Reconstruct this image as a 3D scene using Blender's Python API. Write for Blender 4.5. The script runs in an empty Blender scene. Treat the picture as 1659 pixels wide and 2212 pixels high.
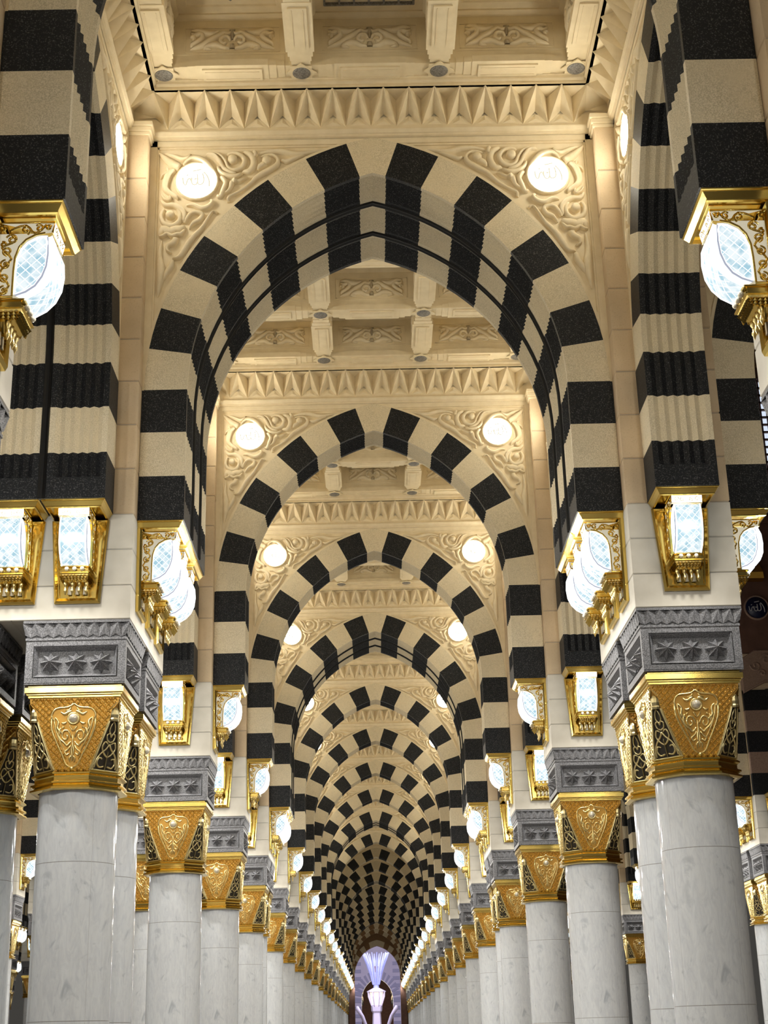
import bpy, math, random
from mathutils import Vector, Matrix
sc = bpy.context.scene
col = sc.collection
R = math.radians
random.seed(4)

# ---------------------------------------------------------------- camera, world, exposure
def setup_camera():
    f, pitch, roll, yaw, cx = 3146.3, FIT[1], FIT[2], FIT[3], FIT[4]
    X = Vector((math.cos(yaw), -math.sin(yaw), 0)); Yf = Vector((math.sin(yaw), math.cos(yaw), 0)); Z = Vector((0, 0, 1))
    F = Yf * math.cos(pitch) + Z * math.sin(pitch); U = Z * math.cos(pitch) - Yf * math.sin(pitch)
    c, s = math.cos(roll), math.sin(roll)
    r = X * c + U * s; u = U * c - X * s
    cam = bpy.data.cameras.new('camera'); ob = bpy.data.objects.new('camera', cam); col.objects.link(ob)
    cam.sensor_fit = 'HORIZONTAL'; cam.sensor_width = 36; cam.lens = f / 1659 * 36
    cam.clip_end = 2000
    m = Matrix((r, u, -F)).transposed().to_4x4(); m.translation = Vector((cx, 0, 1.6))
    ob.matrix_world = m; sc.camera = ob
FIT = [3.146312, 0.348649, -0.025178, 0.013073, -0.148465, 13.96438]
setup_camera()
w = bpy.data.worlds.new('world'); sc.world = w; w.use_nodes = True
w.node_tree.nodes['Background'].inputs[0].default_value = (.85, .80, .72, 1)
w.node_tree.nodes['Background'].inputs[1].default_value = .06
sc.view_settings.view_transform = 'Standard'; sc.view_settings.look = 'None'
sc.view_settings.gamma = 1; sc.view_settings.exposure = 0.0; sc.view_settings.use_curve_mapping = False
sc.cycles.max_bounces = 6; sc.cycles.diffuse_bounces = 4; sc.cycles.glossy_bounces = 3
sc.cycles.transparent_max_bounces = 6; sc.cycles.use_denoising = True
sc.cycles.sample_clamp_indirect = 6; sc.cycles.caustics_reflective = False
LANTERN_W = 14.0      # the bulb light, set in the open before each wall lantern's glass
MEDAL = 36.0          # glow of the round lamps

# ---------------------------------------------------------------- materials
def mat(name, base, rough=.6, metal=0., spec=.5, emit=None, es=0., sample=True):
    m = bpy.data.materials.new(name); m.use_nodes = True
    b = m.node_tree.nodes['Principled BSDF']
    b.inputs['Base Color'].default_value = (*base, 1); b.inputs['Roughness'].default_value = rough
    b.inputs['Metallic'].default_value = metal; b.inputs['Specular IOR Level'].default_value = spec
    if emit:
        b.inputs['Emission Color'].default_value = (*emit, 1); b.inputs['Emission Strength'].default_value = es
        if not sample: m.cycles.emission_sampling = 'NONE'
    return m
def N(m, t, **k):
    n = m.node_tree.nodes.new(t)
    for a, v in k.items(): setattr(n, a, v)
    return n
def link(m, a, b): m.node_tree.links.new(a, b)
def noise_mix(m, scale, c1, c2, lo=.4, hi=.6, detail=3, stretch=(1, 1, 1), dist=0., bump=0., rough=.5):
    b = m.node_tree.nodes['Principled BSDF']
    tc = N(m, 'ShaderNodeTexCoord'); mp = N(m, 'ShaderNodeMapping'); mp.inputs['Scale'].default_value = stretch
    nz = N(m, 'ShaderNodeTexNoise'); nz.inputs['Scale'].default_value = scale; nz.inputs['Detail'].default_value = detail
    nz.inputs['Distortion'].default_value = dist; nz.inputs['Roughness'].default_value = rough
    cr = N(m, 'ShaderNodeValToRGB'); cr.color_ramp.elements[0].position = lo; cr.color_ramp.elements[1].position = hi
    cr.color_ramp.elements[0].color = (*c1, 1); cr.color_ramp.elements[1].color = (*c2, 1)
    link(m, tc.outputs['Object'], mp.inputs[0]); link(m, mp.outputs[0], nz.inputs['Vector']); link(m, nz.outputs['Fac'], cr.inputs[0])
    link(m, cr.outputs[0], b.inputs['Base Color'])
    if bump:
        bp = N(m, 'ShaderNodeBump'); bp.inputs['Strength'].default_value = bump; bp.inputs['Distance'].default_value = .004
        link(m, nz.outputs['Fac'], bp.inputs['Height']); link(m, bp.outputs[0], b.inputs['Normal'])
    return mp, nz, cr
def overlay(m, scale, c, lo, hi, detail=2, dist=0., stretch=(1, 1, 1)):
    """lays a second noise colour over whatever already feeds the base colour"""
    b = m.node_tree.nodes['Principled BSDF']; src = b.inputs['Base Color'].links[0].from_socket
    tc = N(m, 'ShaderNodeTexCoord'); mp = N(m, 'ShaderNodeMapping'); mp.inputs['Scale'].default_value = stretch
    nz = N(m, 'ShaderNodeTexNoise'); nz.inputs['Scale'].default_value = scale; nz.inputs['Detail'].default_value = detail
    nz.inputs['Distortion'].default_value = dist
    mr = N(m, 'ShaderNodeMapRange'); mr.inputs['From Min'].default_value = lo; mr.inputs['From Max'].default_value = hi
    mx = N(m, 'ShaderNodeMix', data_type='RGBA'); mx.inputs['B'].default_value = (*c, 1)
    link(m, tc.outputs['Object'], mp.inputs[0]); link(m, mp.outputs[0], nz.inputs['Vector'])
    link(m, nz.outputs['Fac'], mr.inputs['Value']); link(m, mr.outputs[0], mx.inputs['Factor'])
    link(m, src, mx.inputs['A']); link(m, mx.outputs['Result'], b.inputs['Base Color'])

CREAM = mat('cream_stone', (.6, .5, .34), .75); noise_mix(CREAM, 130, (.57, .485, .31), (.82, .72, .53), .38, .62, 3, bump=.3); overlay(CREAM, 5, (.76, .65, .44), .4, .9)
BLACK = mat('black_granite', (.02, .02, .022), .5, spec=.22); noise_mix(BLACK, 95, (.009, .010, .012), (.17, .17, .168), .55, .82, 4)
SAND = mat('sandstone', (.6, .45, .28), .8); noise_mix(SAND, 3, (.60, .46, .29), (.70, .55, .36), .3, .7, 4); overlay(SAND, 60, (.54, .41, .25), .55, .9)
PALE = mat('pale_stone', (.78, .72, .6), .7); noise_mix(PALE, 4, (.62, .575, .48), (.72, .675, .58), .3, .7, 4)
CARVE = mat('carved_stone', (.72, .6, .4), .75); noise_mix(CARVE, 9, (.77, .65, .43), (.85, .73, .51), .3, .7, 4)
COFFER = mat('ceiling_stone', (.7, .58, .38), .8); noise_mix(COFFER, 7, (.75, .63, .41), (.83, .71, .48), .3, .7, 4)
GREY = mat('grey_granite', (.2, .2, .2), .5); noise_mix(GREY, 110, (.085, .085, .09), (.26, .26, .27), .4, .62, 3, bump=.15)
DISC = mat('grey_disc', (.2, .2, .2), .5); noise_mix(DISC, 60, (.14, .13, .12), (.26, .25, .23), .4, .6, 3)
MARBLE = mat('white_marble', (.66, .66, .65), .06, spec=.6)
mp_, _, _ = noise_mix(MARBLE, 5, (.74, .77, .81), (.88, .91, .93), .30, .60, 9, (1.2, 1.2, 1.2), 1.5, rough=.68); mp_.inputs['Rotation'].default_value = (.7, .6, 0); mp_.inputs['Scale'].default_value = (3.2, 3.2, .9)
overlay(MARBLE, 2.4, (.56, .60, .64), .60, .74, 8, 2.6, (1.5, 1.5, .9))
JOINT = mat('marble_joint', (.35, .34, .33), .5)
STRIP = mat('dark_bronze_strip', (.006, .006, .006), .45, spec=.25)
GOLD = mat('polished_gold', (.83, .60, .16), .17, 1.)
GOLDS = mat('satin_gold', (.55, .31, .07), .46, .9)
GOLDR = mat('raised_gold', (1., .80, .36), .28, 1.)
FRET = mat('pale_gold_fretwork', (.86, .74, .40), .30, 1.)
DARKG = mat('dark_backing', (.03, .022, .012), .5)
PEARL = mat('pearl', (.95, .88, .70), .18, .4)
GAP = mat('dark_gap', (.01, .01, .01), .9)
FLOORM = mat('floor_carpet', (.28, .25, .2), .9); noise_mix(FLOORM, 1, (.24, .21, .18), (.30, .27, .23), .3, .7, 4)
GLASS = mat('lit_blue_glass', (.5, .6, .65), .2, emit=(.62, .83, .95), es=1.0, sample=False)
def glow_only(m):
    m.node_tree.nodes['Principled BSDF'].inputs['Base Color'].default_value = (.02, .02, .02, 1)
def glass_nodes():
    m = GLASS; b = m.node_tree.nodes['Principled BSDF']
    tc = N(m, 'ShaderNodeTexCoord'); nz = N(m, 'ShaderNodeTexNoise'); nz.inputs['Scale'].default_value = 14
    cr = N(m, 'ShaderNodeValToRGB'); cr.color_ramp.elements[0].position = .38; cr.color_ramp.elements[1].position = .62
    cr.color_ramp.elements[0].color = (.38, .62, .74, 1); cr.color_ramp.elements[1].color = (.86, .95, .98, 1)
    link(m, tc.outputs['Object'], nz.inputs['Vector']); link(m, nz.outputs['Fac'], cr.inputs[0]); link(m, cr.outputs[0], b.inputs['Emission Color'])
glass_nodes()
LEAD = mat('lit_white_lattice', (.9, .9, .9), .3, emit=(.93, .98, 1.), es=1.5, sample=False)
WGLASS = mat('lit_white_glass', (.9, .9, .9), .3, emit=(1., .98, .98), es=2.2, sample=False)
FROST = mat('lit_frosted_backing', (.8, .75, .6), .4, emit=(1., .90, .66), es=.55, sample=False)
EDGE = mat('lit_pane_edge', (.3, .3, .4), .3, emit=(.45, .48, .60), es=.8, sample=False)
for m_ in (GLASS, LEAD, WGLASS, FROST, EDGE): glow_only(m_)
LAMP = mat('round_lamp_glow', (1, 1, 1), .4, emit=(1., .95, .81), es=MEDAL); glow_only(LAMP)
SCRIPT = mat('script_gold', (.9, .8, .5), .4, emit=(1., .93, .66), es=.85, sample=False); glow_only(SCRIPT)
BROWN = mat('brown_stone', (.13, .065, .045), .8); noise_mix(BROWN, 4, (.11, .055, .038), (.16, .08, .055), .3, .7, 4)
HALLDIM = mat('dim_hall_stone', (.30, .20, .15), .8); noise_mix(HALLDIM, 50, (.24, .155, .115), (.34, .23, .17), .3, .7, 3)  # cream stone with the hall's dim light put into its colour
BRONZE = mat('brown_gold_stone', (.25, .13, .04), .6); noise_mix(BRONZE, 40, (.16, .08, .03), (.34, .19, .07), .3, .7, 3)

# ---------------------------------------------------------------- mesh builder
class MB:
    def __init__(s): s.v = []; s.f = []; s.m = []; s.mats = []; s.sm = []
    def mi(s, m):
        if m not in s.mats: s.mats.append(m)
        return s.mats.index(m)
    def face(s, pts, m, smooth=False):
        b = len(s.v); s.v += [tuple(p) for p in pts]; s.f.append(tuple(range(b, b + len(pts)))); s.m.append(s.mi(m)); s.sm.append(smooth)
    def grid(s, rows, m, closed=False, smooth=False, mf=None):
        """rows of points joined by quads; mf(i, j) may choose the material"""
        b = len(s.v); n = len(rows[0])
        for r in rows: s.v += [tuple(p) for p in r]
        for i in range(len(rows) - 1):
            for j in range(n if closed else n - 1):
                k = (j + 1) % n
                s.f.append((b + i * n + j, b + i * n + k, b + (i + 1) * n + k, b + (i + 1) * n + j))
                s.m.append(s.mi(mf(i, j) if mf else m)); s.sm.append(smooth)
    def box(s, x0, x1, y0, y1, z0, z1, m, ch=0.):
        if ch <= 0:
            p = [(x0, y0, z0), (x1, y0, z0), (x1, y1, z0), (x0, y1, z0), (x0, y0, z1), (x1, y0, z1), (x1, y1, z1), (x0, y1, z1)]
            b = len(s.v); s.v += p
            for f in ((0, 3, 2, 1), (4, 5, 6, 7), (0, 1, 5, 4), (1, 2, 6, 5), (2, 3, 7, 6), (3, 0, 4, 7)):
                s.f.append(tuple(b + i for i in f)); s.m.append(s.mi(m)); s.sm.append(False)
        else:
            def ring(z, d): return [(x0 + d, y0 + d, z), (x1 - d, y0 + d, z), (x1 - d, y1 - d, z), (x0 + d, y1 - d, z)]
            rs = [ring(z0, ch), ring(z0 + ch, 0), ring(z1 - ch, 0), ring(z1, ch)]
            s.grid(rs, m, True); s.face(rs[0][::-1], m); s.face(rs[-1], m)
    def loft(s, rings, m, cap0=True, cap1=True, smooth=False, mf=None):
        s.grid(rings, m, True, smooth, mf)
        if cap0: s.face(rings[0][::-1], m)
        if cap1: s.face(rings[-1], m)
    def prism(s, poly, a, b, mp, m):
        """poly (2D) extruded from a to b, mapped by mp(u, v, h)"""
        lo = [mp(u, v, a) for u, v in poly]; hi = [mp(u, v, b) for u, v in poly]
        s.loft([lo, hi], m)
    def disc(s, mp, cu, cv, r, prof, m, n=24):
        """rings of (radius factor, height) mapped by mp"""
        rows = [[mp(cu + r * k * math.cos(2 * math.pi * i / n), cv + r * k * math.sin(2 * math.pi * i / n), h) for i in range(n)] for k, h in prof]
        s.grid(rows, m, True, True); s.face(rows[-1], m)
    def ribbon(s, pts, ws, h, mp, m, seg=4, prof=((-1, 0), (-.8, .75), (0, 1), (.8, .75), (1, 0))):
        if len(pts) == 2 and math.dist(pts[0], pts[1]) < .003:
            s.disc(mp, pts[0][0], pts[0][1], ws[0], ((1, 0), (.93, h * .9), (.6, h * 1.25), (.2, h * 1.3)), m, 14); return
        P = []; W = []
        n = len(pts)
        for i in range(n - 1):
            p0 = pts[max(i - 1, 0)]; p1 = pts[i]; p2 = pts[i + 1]; p3 = pts[min(i + 2, n - 1)]
            for k in range(seg + (i == n - 2)):
                t = k / seg
                P.append(tuple(.5 * (2 * p1[a] + (p2[a] - p0[a]) * t + (2 * p0[a] - 5 * p1[a] + 4 * p2[a] - p3[a]) * t * t + (3 * p1[a] - p0[a] - 3 * p2[a] + p3[a]) * t ** 3) for a in (0, 1)))
                W.append(ws[i] + (ws[i + 1] - ws[i]) * t)
        rows = []
        for i, (x, y) in enumerate(P):
            a = P[max(i - 1, 0)]; b = P[min(i + 1, len(P) - 1)]
            dx, dy = b[0] - a[0], b[1] - a[1]; l = math.hypot(dx, dy) or 1; nx, ny = -dy / l, dx / l
            hh = h * (.55 + .45 * min(1, W[i] / (max(ws) + 1e-9) * 1.3))
            if i in (0, len(P) - 1): hh *= .5
            rows.append([mp(x + nx * W[i] * a_, y + ny * W[i] * a_, hh * b_) for a_, b_ in prof])
        s.grid(rows, m, False, True); s.face(rows[0], m); s.face(rows[-1][::-1], m)
    def bar(s, a, b, w, h, mp, m):
        """straight three-sided bar from a to b"""
        dx, dy = b[0] - a[0], b[1] - a[1]; l = math.hypot(dx, dy) or 1; nx, ny = -dy / l * w, dx / l * w
        s.grid([[mp(p[0] + nx, p[1] + ny, 0), mp(p[0], p[1], h), mp(p[0] - nx, p[1] - ny, 0)] for p in (a, b)], m)
    def ball(s, c, r, m, n=10, k=7, sz=1.):
        rows = [[(c[0] + r * math.sin(math.pi * i / k) * math.cos(2 * math.pi * j / n), c[1] + r * math.sin(math.pi * i / k) * math.sin(2 * math.pi * j / n), c[2] + r * sz * math.cos(math.pi * i / k)) for j in range(n)] for i in range(k + 1)]
        s.grid(rows, m, True, True)
    def revolve(s, prof, m, n=40, c=(0, 0), smooth=True, rot=0., mf=None):
        rows = [[(c[0] + r * math.cos(2 * math.pi * j / n + rot), c[1] + r * math.sin(2 * math.pi * j / n + rot), z) for j in range(n)] for r, z in prof]
        s.grid(rows, m, True, smooth, mf)
    def mesh(s, name):
        me = bpy.data.meshes.new(name); me.from_pydata(s.v, [], s.f)
        for m in s.mats: me.materials.append(m)
        me.polygons.foreach_set('material_index', s.m); me.polygons.foreach_set('use_smooth', s.sm)
        me.update(); return me
    def build(s, name, parent=None):
        o = bpy.data.objects.new(name, s.mesh(name)); col.objects.link(o)
        if parent: o.parent = parent
        return o
def tag(o, label=None, cat=None, group=None, kind=None):
    for k, v in (('label', label), ('category', cat), ('group', group), ('kind', kind)):
        if v: o[k] = v
    return o
def put(name, data, loc=(0, 0, 0), rz=0., parent=None):
    o = bpy.data.objects.new(name, data); col.objects.link(o); o.location = loc; o.rotation_euler = (0, 0, rz)
    if parent: o.parent = parent
    return o
def copy_tree(o, parent=None):
    c = o.copy(); col.objects.link(c); c.parent = parent
    for ch in list(o.children): copy_tree(ch, c)
    return c

# ---------------------------------------------------------------- the place: one pitch, joints where the piers double
D0 = FIT[5]; L = 6.0; J = 1.277; T1 = .625; T2 = T1 + J; HP = .5205
ZS, ZC, AX, RE, RI = 6.64, 8.085, .704, 3.161, 2.709
JOINTS = (1, 4, 9, 13, 18)
KS = list(range(0, 21))                       # arches, nearest first
def Y(k): return D0 + L * (k - 1) + J * sum(k > j for j in JOINTS)
def thick(k): return T2 if k in JOINTS else T1
NUM = ['nearest', 'second', 'third', 'fourth', 'fifth', 'sixth', 'seventh', 'eighth', 'ninth', 'tenth', 'eleventh', 'twelfth', 'thirteenth', 'fourteenth', 'fifteenth', 'sixteenth', 'seventeenth', 'eighteenth', 'nineteenth', 'twentieth', 'last']

# ---------------------------------------------------------------- striped arch
def arch_mesh(T, brown=False, low=False):
    b = MB(); dark = BRONZE if brown else BLACK; light = CREAM
    # stations along one side: (outer point, inner point, material of the block that follows, groove depth)
    st = []
    for z, m, g in ((ZS, dark, 0), (ZS + .22, dark, 0), (ZS + .24, dark, 1), (7.12, light, 1), (7.61, dark, 1), (ZC + .01, light, 1)):
        st.append(((2.457 if z > ZS + .0 else 2.457, z), (2.005, z), m, g))
    ao, ai = math.acos(AX / RE), math.acos(AX / RI)
    step = R(8.97); nb = 8; sub = 2 if low else 3
    for i in range(nb + 1):
        last = i == nb
        t0, t1o, t1i = i * step, (ao if last else (i + 1) * step), (ai if last else (i + 1) * step)
        m = light if i % 2 == 0 else dark
        for k in range(1, sub + 1):
            q = k / sub; to = t0 + (t1o - t0) * q; ti = t0 + (t1i - t0) * q
            nm = m if k < sub else ((light if (i + 1) % 2 == 0 else dark))
            st.append(((RE * math.cos(to) - AX, ZC + RE * math.sin(to)), (RI * math.cos(ti) - AX, ZC + RI * math.sin(ti)), nm, 1))
    # the material list says what follows a station, so the first arc blocks need a shift
    seq = []
    for n, (o, i, m, g) in enumerate(st): seq.append(m)
    for n in range(6, len(st)): pass
    seq[5] = light
    # groove profile through the thickness
    pr = []; segs = [(0, T)] if T < 1 else [(0, .575), (.665, T - .665), (T - .575, T)]
    for a, c in segs:
        n = 5; m_ = .055; w = (c - a - 2 * m_) / n
        pr.append((a, 0)); pr.append((a + m_, 0))
        for k in range(n): pr += [(a + m_ + w * (k + .5), .034), (a + m_ + w * (k + 1), 0)]
        pr.append((c, 0))
    if low: pr = [(0, 0), (T, 0)]
    for sx in (1, -1):
        rows = []
        for (o, i, m, g) in st:
            dx, dz = o[0] - i[0], o[1] - i[1]; l = math.hypot(dx, dz); dx /= l; dz /= l
            row = [(sx * o[0], -T / 2, o[1]), (sx * i[0], -T / 2, i[1])]
            row += [(sx * (i[0] + dx * d * g), y - T / 2, i[1] + dz * d * g) for y, d in pr[1:-1]]
            row += [(sx * i[0], T / 2, i[1]), (sx * o[0], T / 2, o[1])]
            rows.append(row)
        b.grid(rows, None, mf=lambda i, j: seq[i])
        b.face([(sx * 2.005, -T / 2, ZS), (sx * 2.476, -T / 2, ZS), (sx * 2.476, T / 2, ZS), (sx * 2.005, T / 2, ZS)], dark)
        b.grid([[(sx * 2.457, -T / 2, z), (sx * 2.476, -T / 2, z)] for z in (ZS, 7.12, 7.61, 8.09)], None, mf=lambda i, j: (dark, light, dark)[i])
        b.grid([[(sx * 2.457, T / 2, z), (sx * 2.476, T / 2, z)] for z in (ZS, 7.12, 7.61, 8.09)], None, mf=lambda i, j: (dark, light, dark)[i])
    return b.mesh('stone_arch')
def strip_mesh(T, y0, y1):
    """the dark joint cover that runs round the inside of a doubled arch"""
    b = MB(); ai = math.acos(AX / RI)
    for sx in (1, -1):
        inn = [((2.005), z) for z in (ZS, 7.4, ZC)] + [(RI * math.cos(ai * k / 22) - AX, ZC + RI * math.sin(ai * k / 22)) for k in range(1, 23)]
        rows = []
        for n, (x, z) in enumerate(inn):
            th = 0 if n < 3 else ai * (n - 2) / 22
            c, s_ = math.cos(th), math.sin(th); d0, d1 = .012, -.022
            rows.append([(sx * (x + d * c), y, z + d * s_) for y, d in ((y0, d0), (y0 + .012, d1), (y0 + .035, d1 + .012), (y1 - .035, d1 + .012), (y1 - .012, d1), (y1, d0))])
        b.grid(rows, STRIP)
    return b.mesh('joint_strip')
A1, A2, A1L = arch_mesh(T1), arch_mesh(T2), arch_mesh(T1, True, True)
STR = [strip_mesh(T2, -T2 / 2 + .575, -T2 / 2 + .665), strip_mesh(T2, T2 / 2 - .665, T2 / 2 - .575)]

# ---------------------------------------------------------------- spandrel wall with its carving
REL = [[(2389, 11029, 8), (2326, 10962, 28), (2242, 10888, 42), (2148, 10826, 47)], [(2029, 11004, 8), (2058, 10956, 19), (2120, 10934, 24), (2171, 10953, 24), (2244, 10984, 17), (2327, 11010, 4)], [(2359, 10688, 6), (2330, 10735, 13), (2279, 10757, 17), (2280, 10805, 15), (2311, 10818, 9)], [(2198, 10803, 24), (2259, 10757, 39), (2297, 10663, 39), (2305, 10568, 36), (2262, 10508, 28), (2190, 10459, 23), (2158, 10423, 11)], [(2343, 10486, 11), (2311, 10427, 14), (2259, 10402, 14), (2240, 10437, 11), (2261, 10461, 8)], [(2351, 10416, 11), (2298, 10344, 23), (2207, 10342, 30), (2125, 10294, 32), (2083, 10223, 30), (2090, 10130, 19)], [(2307, 10298, 15), (2340, 10205, 23), (2302, 10111, 26), (2210, 10080, 30), (2136, 10143, 26), (2133, 10236, 21), (2175, 10289, 8)], [(2239, 10215, 49), (2240, 10216, 49)], [(2348, 9962, 19), (2310, 10042, 45), (2239, 10012, 47), (2189, 10039, 42), (2129, 10038, 45), (2069, 10072, 19)], [(2358, 9956, 8), (2318, 9950, 17), (2268, 9983, 19), (2217, 9953, 21), (2157, 9975, 19), (2117, 9974, 21), (2068, 10037, 9)], [(2080, 10118, 19), (2022, 10222, 21), (1952, 10249, 23), (1885, 10219, 24), (1914, 10150, 28), (1979, 10116, 23), (2028, 10042, 7)], [(2065, 10339, 9), (1984, 10338, 21), (1902, 10295, 28), (1821, 10317, 28), (1776, 10374, 21), (1810, 10404, 11)], [(1718, 10233, 13), (1769, 10257, 11), (1819, 10182, 14), (1897, 10033, 23), (1995, 9920, 30), (2072, 9784, 32), (2130, 9688, 24), (2205, 9684, 8)], [(2166, 9935, 32), (2195, 9867, 36), (2254, 9834, 23), (2263, 9777, 15), (2212, 9747, 9)], [(2328, 9904, 8), (2341, 9710, 24), (2321, 9539, 47), (2331, 9370, 32), (2348, 9214, 5)], [(2204, 9661, 19), (2212, 9582, 34), (2255, 9504, 30), (2297, 9403, 8)], [(2108, 10861, 11), (2037, 10938, 26), (1955, 10942, 34), (1872, 10898, 39), (1810, 10825, 34), (1747, 10746, 19)], [(1854, 10994, 13), (1771, 10986, 19), (1708, 10907, 21), (1666, 10816, 23), (1593, 10755, 24), (1516, 10736, 13)], [(1792, 11011, 9), (1704, 10985, 13), (1641, 10900, 17), (1609, 10815, 19), (1542, 10780, 21), (1456, 10812, 28), (1426, 10907, 30), (1483, 10980, 24), (1555, 11006, 19), (1627, 10983, 9)], [(1559, 10916, 52), (1560, 10917, 52)], [(1442, 11016, 17), (1359, 10978, 34), (1323, 10905, 39), (1333, 10821, 38), (1378, 10757, 34), (1450, 10764, 13)], [(1329, 11032, 21), (1303, 10977, 28), (1339, 10929, 11)], [(1728, 10841, 11), (1701, 10769, 23), (1623, 10714, 26), (1521, 10700, 23), (1450, 10740, 11)], [(1732, 10462, 13), (1691, 10437, 21), (1662, 10519, 28), (1633, 10625, 28), (1695, 10704, 21)], [(1651, 10484, 9), (1590, 10529, 19), (1566, 10612, 28), (1541, 10647, 24), (1485, 10634, 23), (1388, 10691, 8)], [(1536, 10635, 28), (1537, 10636, 28)], [(1599, 10377, 17), (1599, 10435, 15), (1488, 10498, 15), (1377, 10584, 19), (1275, 10695, 26), (1153, 10770, 32), (1066, 10840, 28), (1056, 10912, 21), (1123, 10973, 15), (1246, 10958, 8)], [(1179, 10896, 49), (1180, 10897, 49)], [(1189, 10866, 36), (1256, 10820, 28), (1281, 10778, 11)], [(1287, 10982, 9), (1164, 11012, 19), (1009, 11017, 30), (855, 10974, 32), (700, 10994, 17), (525, 11021, 4)], [(1020, 10905, 9), (958, 10879, 24), (865, 10920, 21), (752, 10965, 8)]]
def spandrel_mesh(T, carved=True):
    b = MB()
    for side in (-1, 1):
        yw = side * (T / 2 - .045); yf = side * (T / 2 - .004)
        def mp(x, z, h, yw=yw, side=side): return (x, yw + side * h, z)
        ao = math.acos(AX / RE); top = 11.10
        for sx in (1, -1):
            ext = [(RE * math.cos(ao * k / 24) - AX, ZC + RE * math.sin(ao * k / 24)) for k in range(25)]
            b.grid([[(sx * x, yw, z) for x, z in ext], [(sx * min(2.48, x + .0 if k else 2.48) if False else sx * x, yw, 11.16) for k, (x, z) in enumerate(ext)]], CARVE)
            b.face([(sx * 2.45, yw, ZC), (sx * 2.48, yw, ZC), (sx * 2.48, yw, 11.16), (sx * 2.45, yw, 11.16)], CARVE)
            # raised edge along the arch, down the side and along the top
            for d0, d1, h in ((0, .035, .036),):
                rows = []
                for k in range(25):
                    th = ao * k / 24; c, s_ = math.cos(th), math.sin(th)
                    rows.append([mp(sx * ((RE + d) * c - AX), min(ZC + (RE + d) * s_, 11.16), hh) for d, hh in ((0, h), (d1, h), (d1 + .008, 0))])
                b.grid(rows, CARVE)
            b.box(*sorted((sx * 2.405, sx * 2.48)), *sorted((yw, yf)), ZC, 11.16, CARVE)
            b.box(*sorted((sx * 2.385, sx * 2.407)), *sorted((yw, yw + side * .02)), 8.7, 11.10, CARVE)
        b.box(-2.48, 2.48, *sorted((yw, yf)), 11.09, 11.17, CARVE)
        b.box(-2.40, 2.40, *sorted((yw, yw + side * .02)), 11.07, 11.09, CARVE)
        b.face([(-2.69, yf, 11.16), (2.69, yf, 11.16), (2.69, yf, 11.8), (-2.69, yf, 11.8)], CARVE)
        if carved:
            for sx in (1, -1):
                for st in REL:
                    b.ribbon([(sx * x / 1000, z / 1000) for x, z, w_ in st], [w_ / 1000 * 1.08 for x, z, w_ in st], .060, mp, CARVE, 3)
    return b.mesh('spandrel_wall')
SP1, SP2 = spandrel_mesh(T1), spandrel_mesh(T2)

# ---------------------------------------------------------------- round lamp
def lamp_meshes():
    def mp(u, v, h): return (u, -h, v)
    a = MB()
    a.disc(mp, 0, 0, .235, ((1.06, 0), (1.06, .03), (1.0, .045), (.93, .035), (.93, .02), (.0, .02)), CARVE, 32)
    g = MB(); g.disc(mp, 0, 0, .217, ((1, .018), (.97, .034), (.7, .05), (.35, .058), (.05, .06)), LAMP, 32)
    t = MB(); k = .217 / 190
    def q(x, y): return ((x - 335) * k, (975 - y) * k)
    for s_ in SCR: t.ribbon([q(*p) for p in s_], [.0095] * len(s_), .003, lambda u, v, h: mp(u, v, .0625 + h), SCRIPT, 3)
    return a.mesh('lamp_rim'), g.mesh('glass_disc'), t.mesh('script_lettering')
SCR = [[(462, 1060), (462, 1000), (440, 935), (405, 890)],
       [(395, 905), (408, 960), (405, 1010), (380, 1032), (352, 1022), (348, 970), (345, 915)],
       [(348, 1000), (335, 1030), (308, 1032), (292, 1005), (290, 950)],
       [(290, 1000), (270, 960), (250, 985), (235, 1035), (212, 1015), (203, 950)],
       [(240, 930), (258, 918)], [(300, 880), (385, 862)], [(318, 960), (325, 975), (335, 960)]]
RIM, GDISC, SCRM = lamp_meshes()
lamp_proto = None
def round_lamp(loc, rz, label, group='round lamps on the spandrels'):
    r = put('round_lamp', RIM, loc, rz); put('glass_disc', GDISC, parent=r); put('script_lettering', SCRM, parent=r)
    return tag(r, label, 'lamp', group)

# ---------------------------------------------------------------- pier body in courses
PM = {}
def pier_mesh(ex):
    if ex in PM: return PM[ex]
    b = MB(); x0, x1, y0, y1 = ex
    zs = [5.545, 5.893, 6.266, 6.640]
    for a, c in zip(zs, zs[1:]): b.box(x0, x1, y0, y1, a + .003, c - .003, PALE, .008)
    z = 6.64
    while z < 10.95:
        n = z + .4885; n = 11.12 if n > 10.95 else n; b.box(x0, x1, y0, y1, z + .003, n - .003, SAND, .010); z = n
    b.box(x0 + .012, x1 - .012, y0 + .012, y1 - .012, 5.55, 11.1, JOINT)
    for d, a, c in ((.02, 11.10, 11.14), (.035, 11.14, 11.20), (.05, 11.20, 11.26)): b.box(x0 - d, x1 + d, y0 - d, y1 + d, a, c, CARVE, .006)
    PM[ex] = b.mesh('stone_pier'); return PM[ex]

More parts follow.
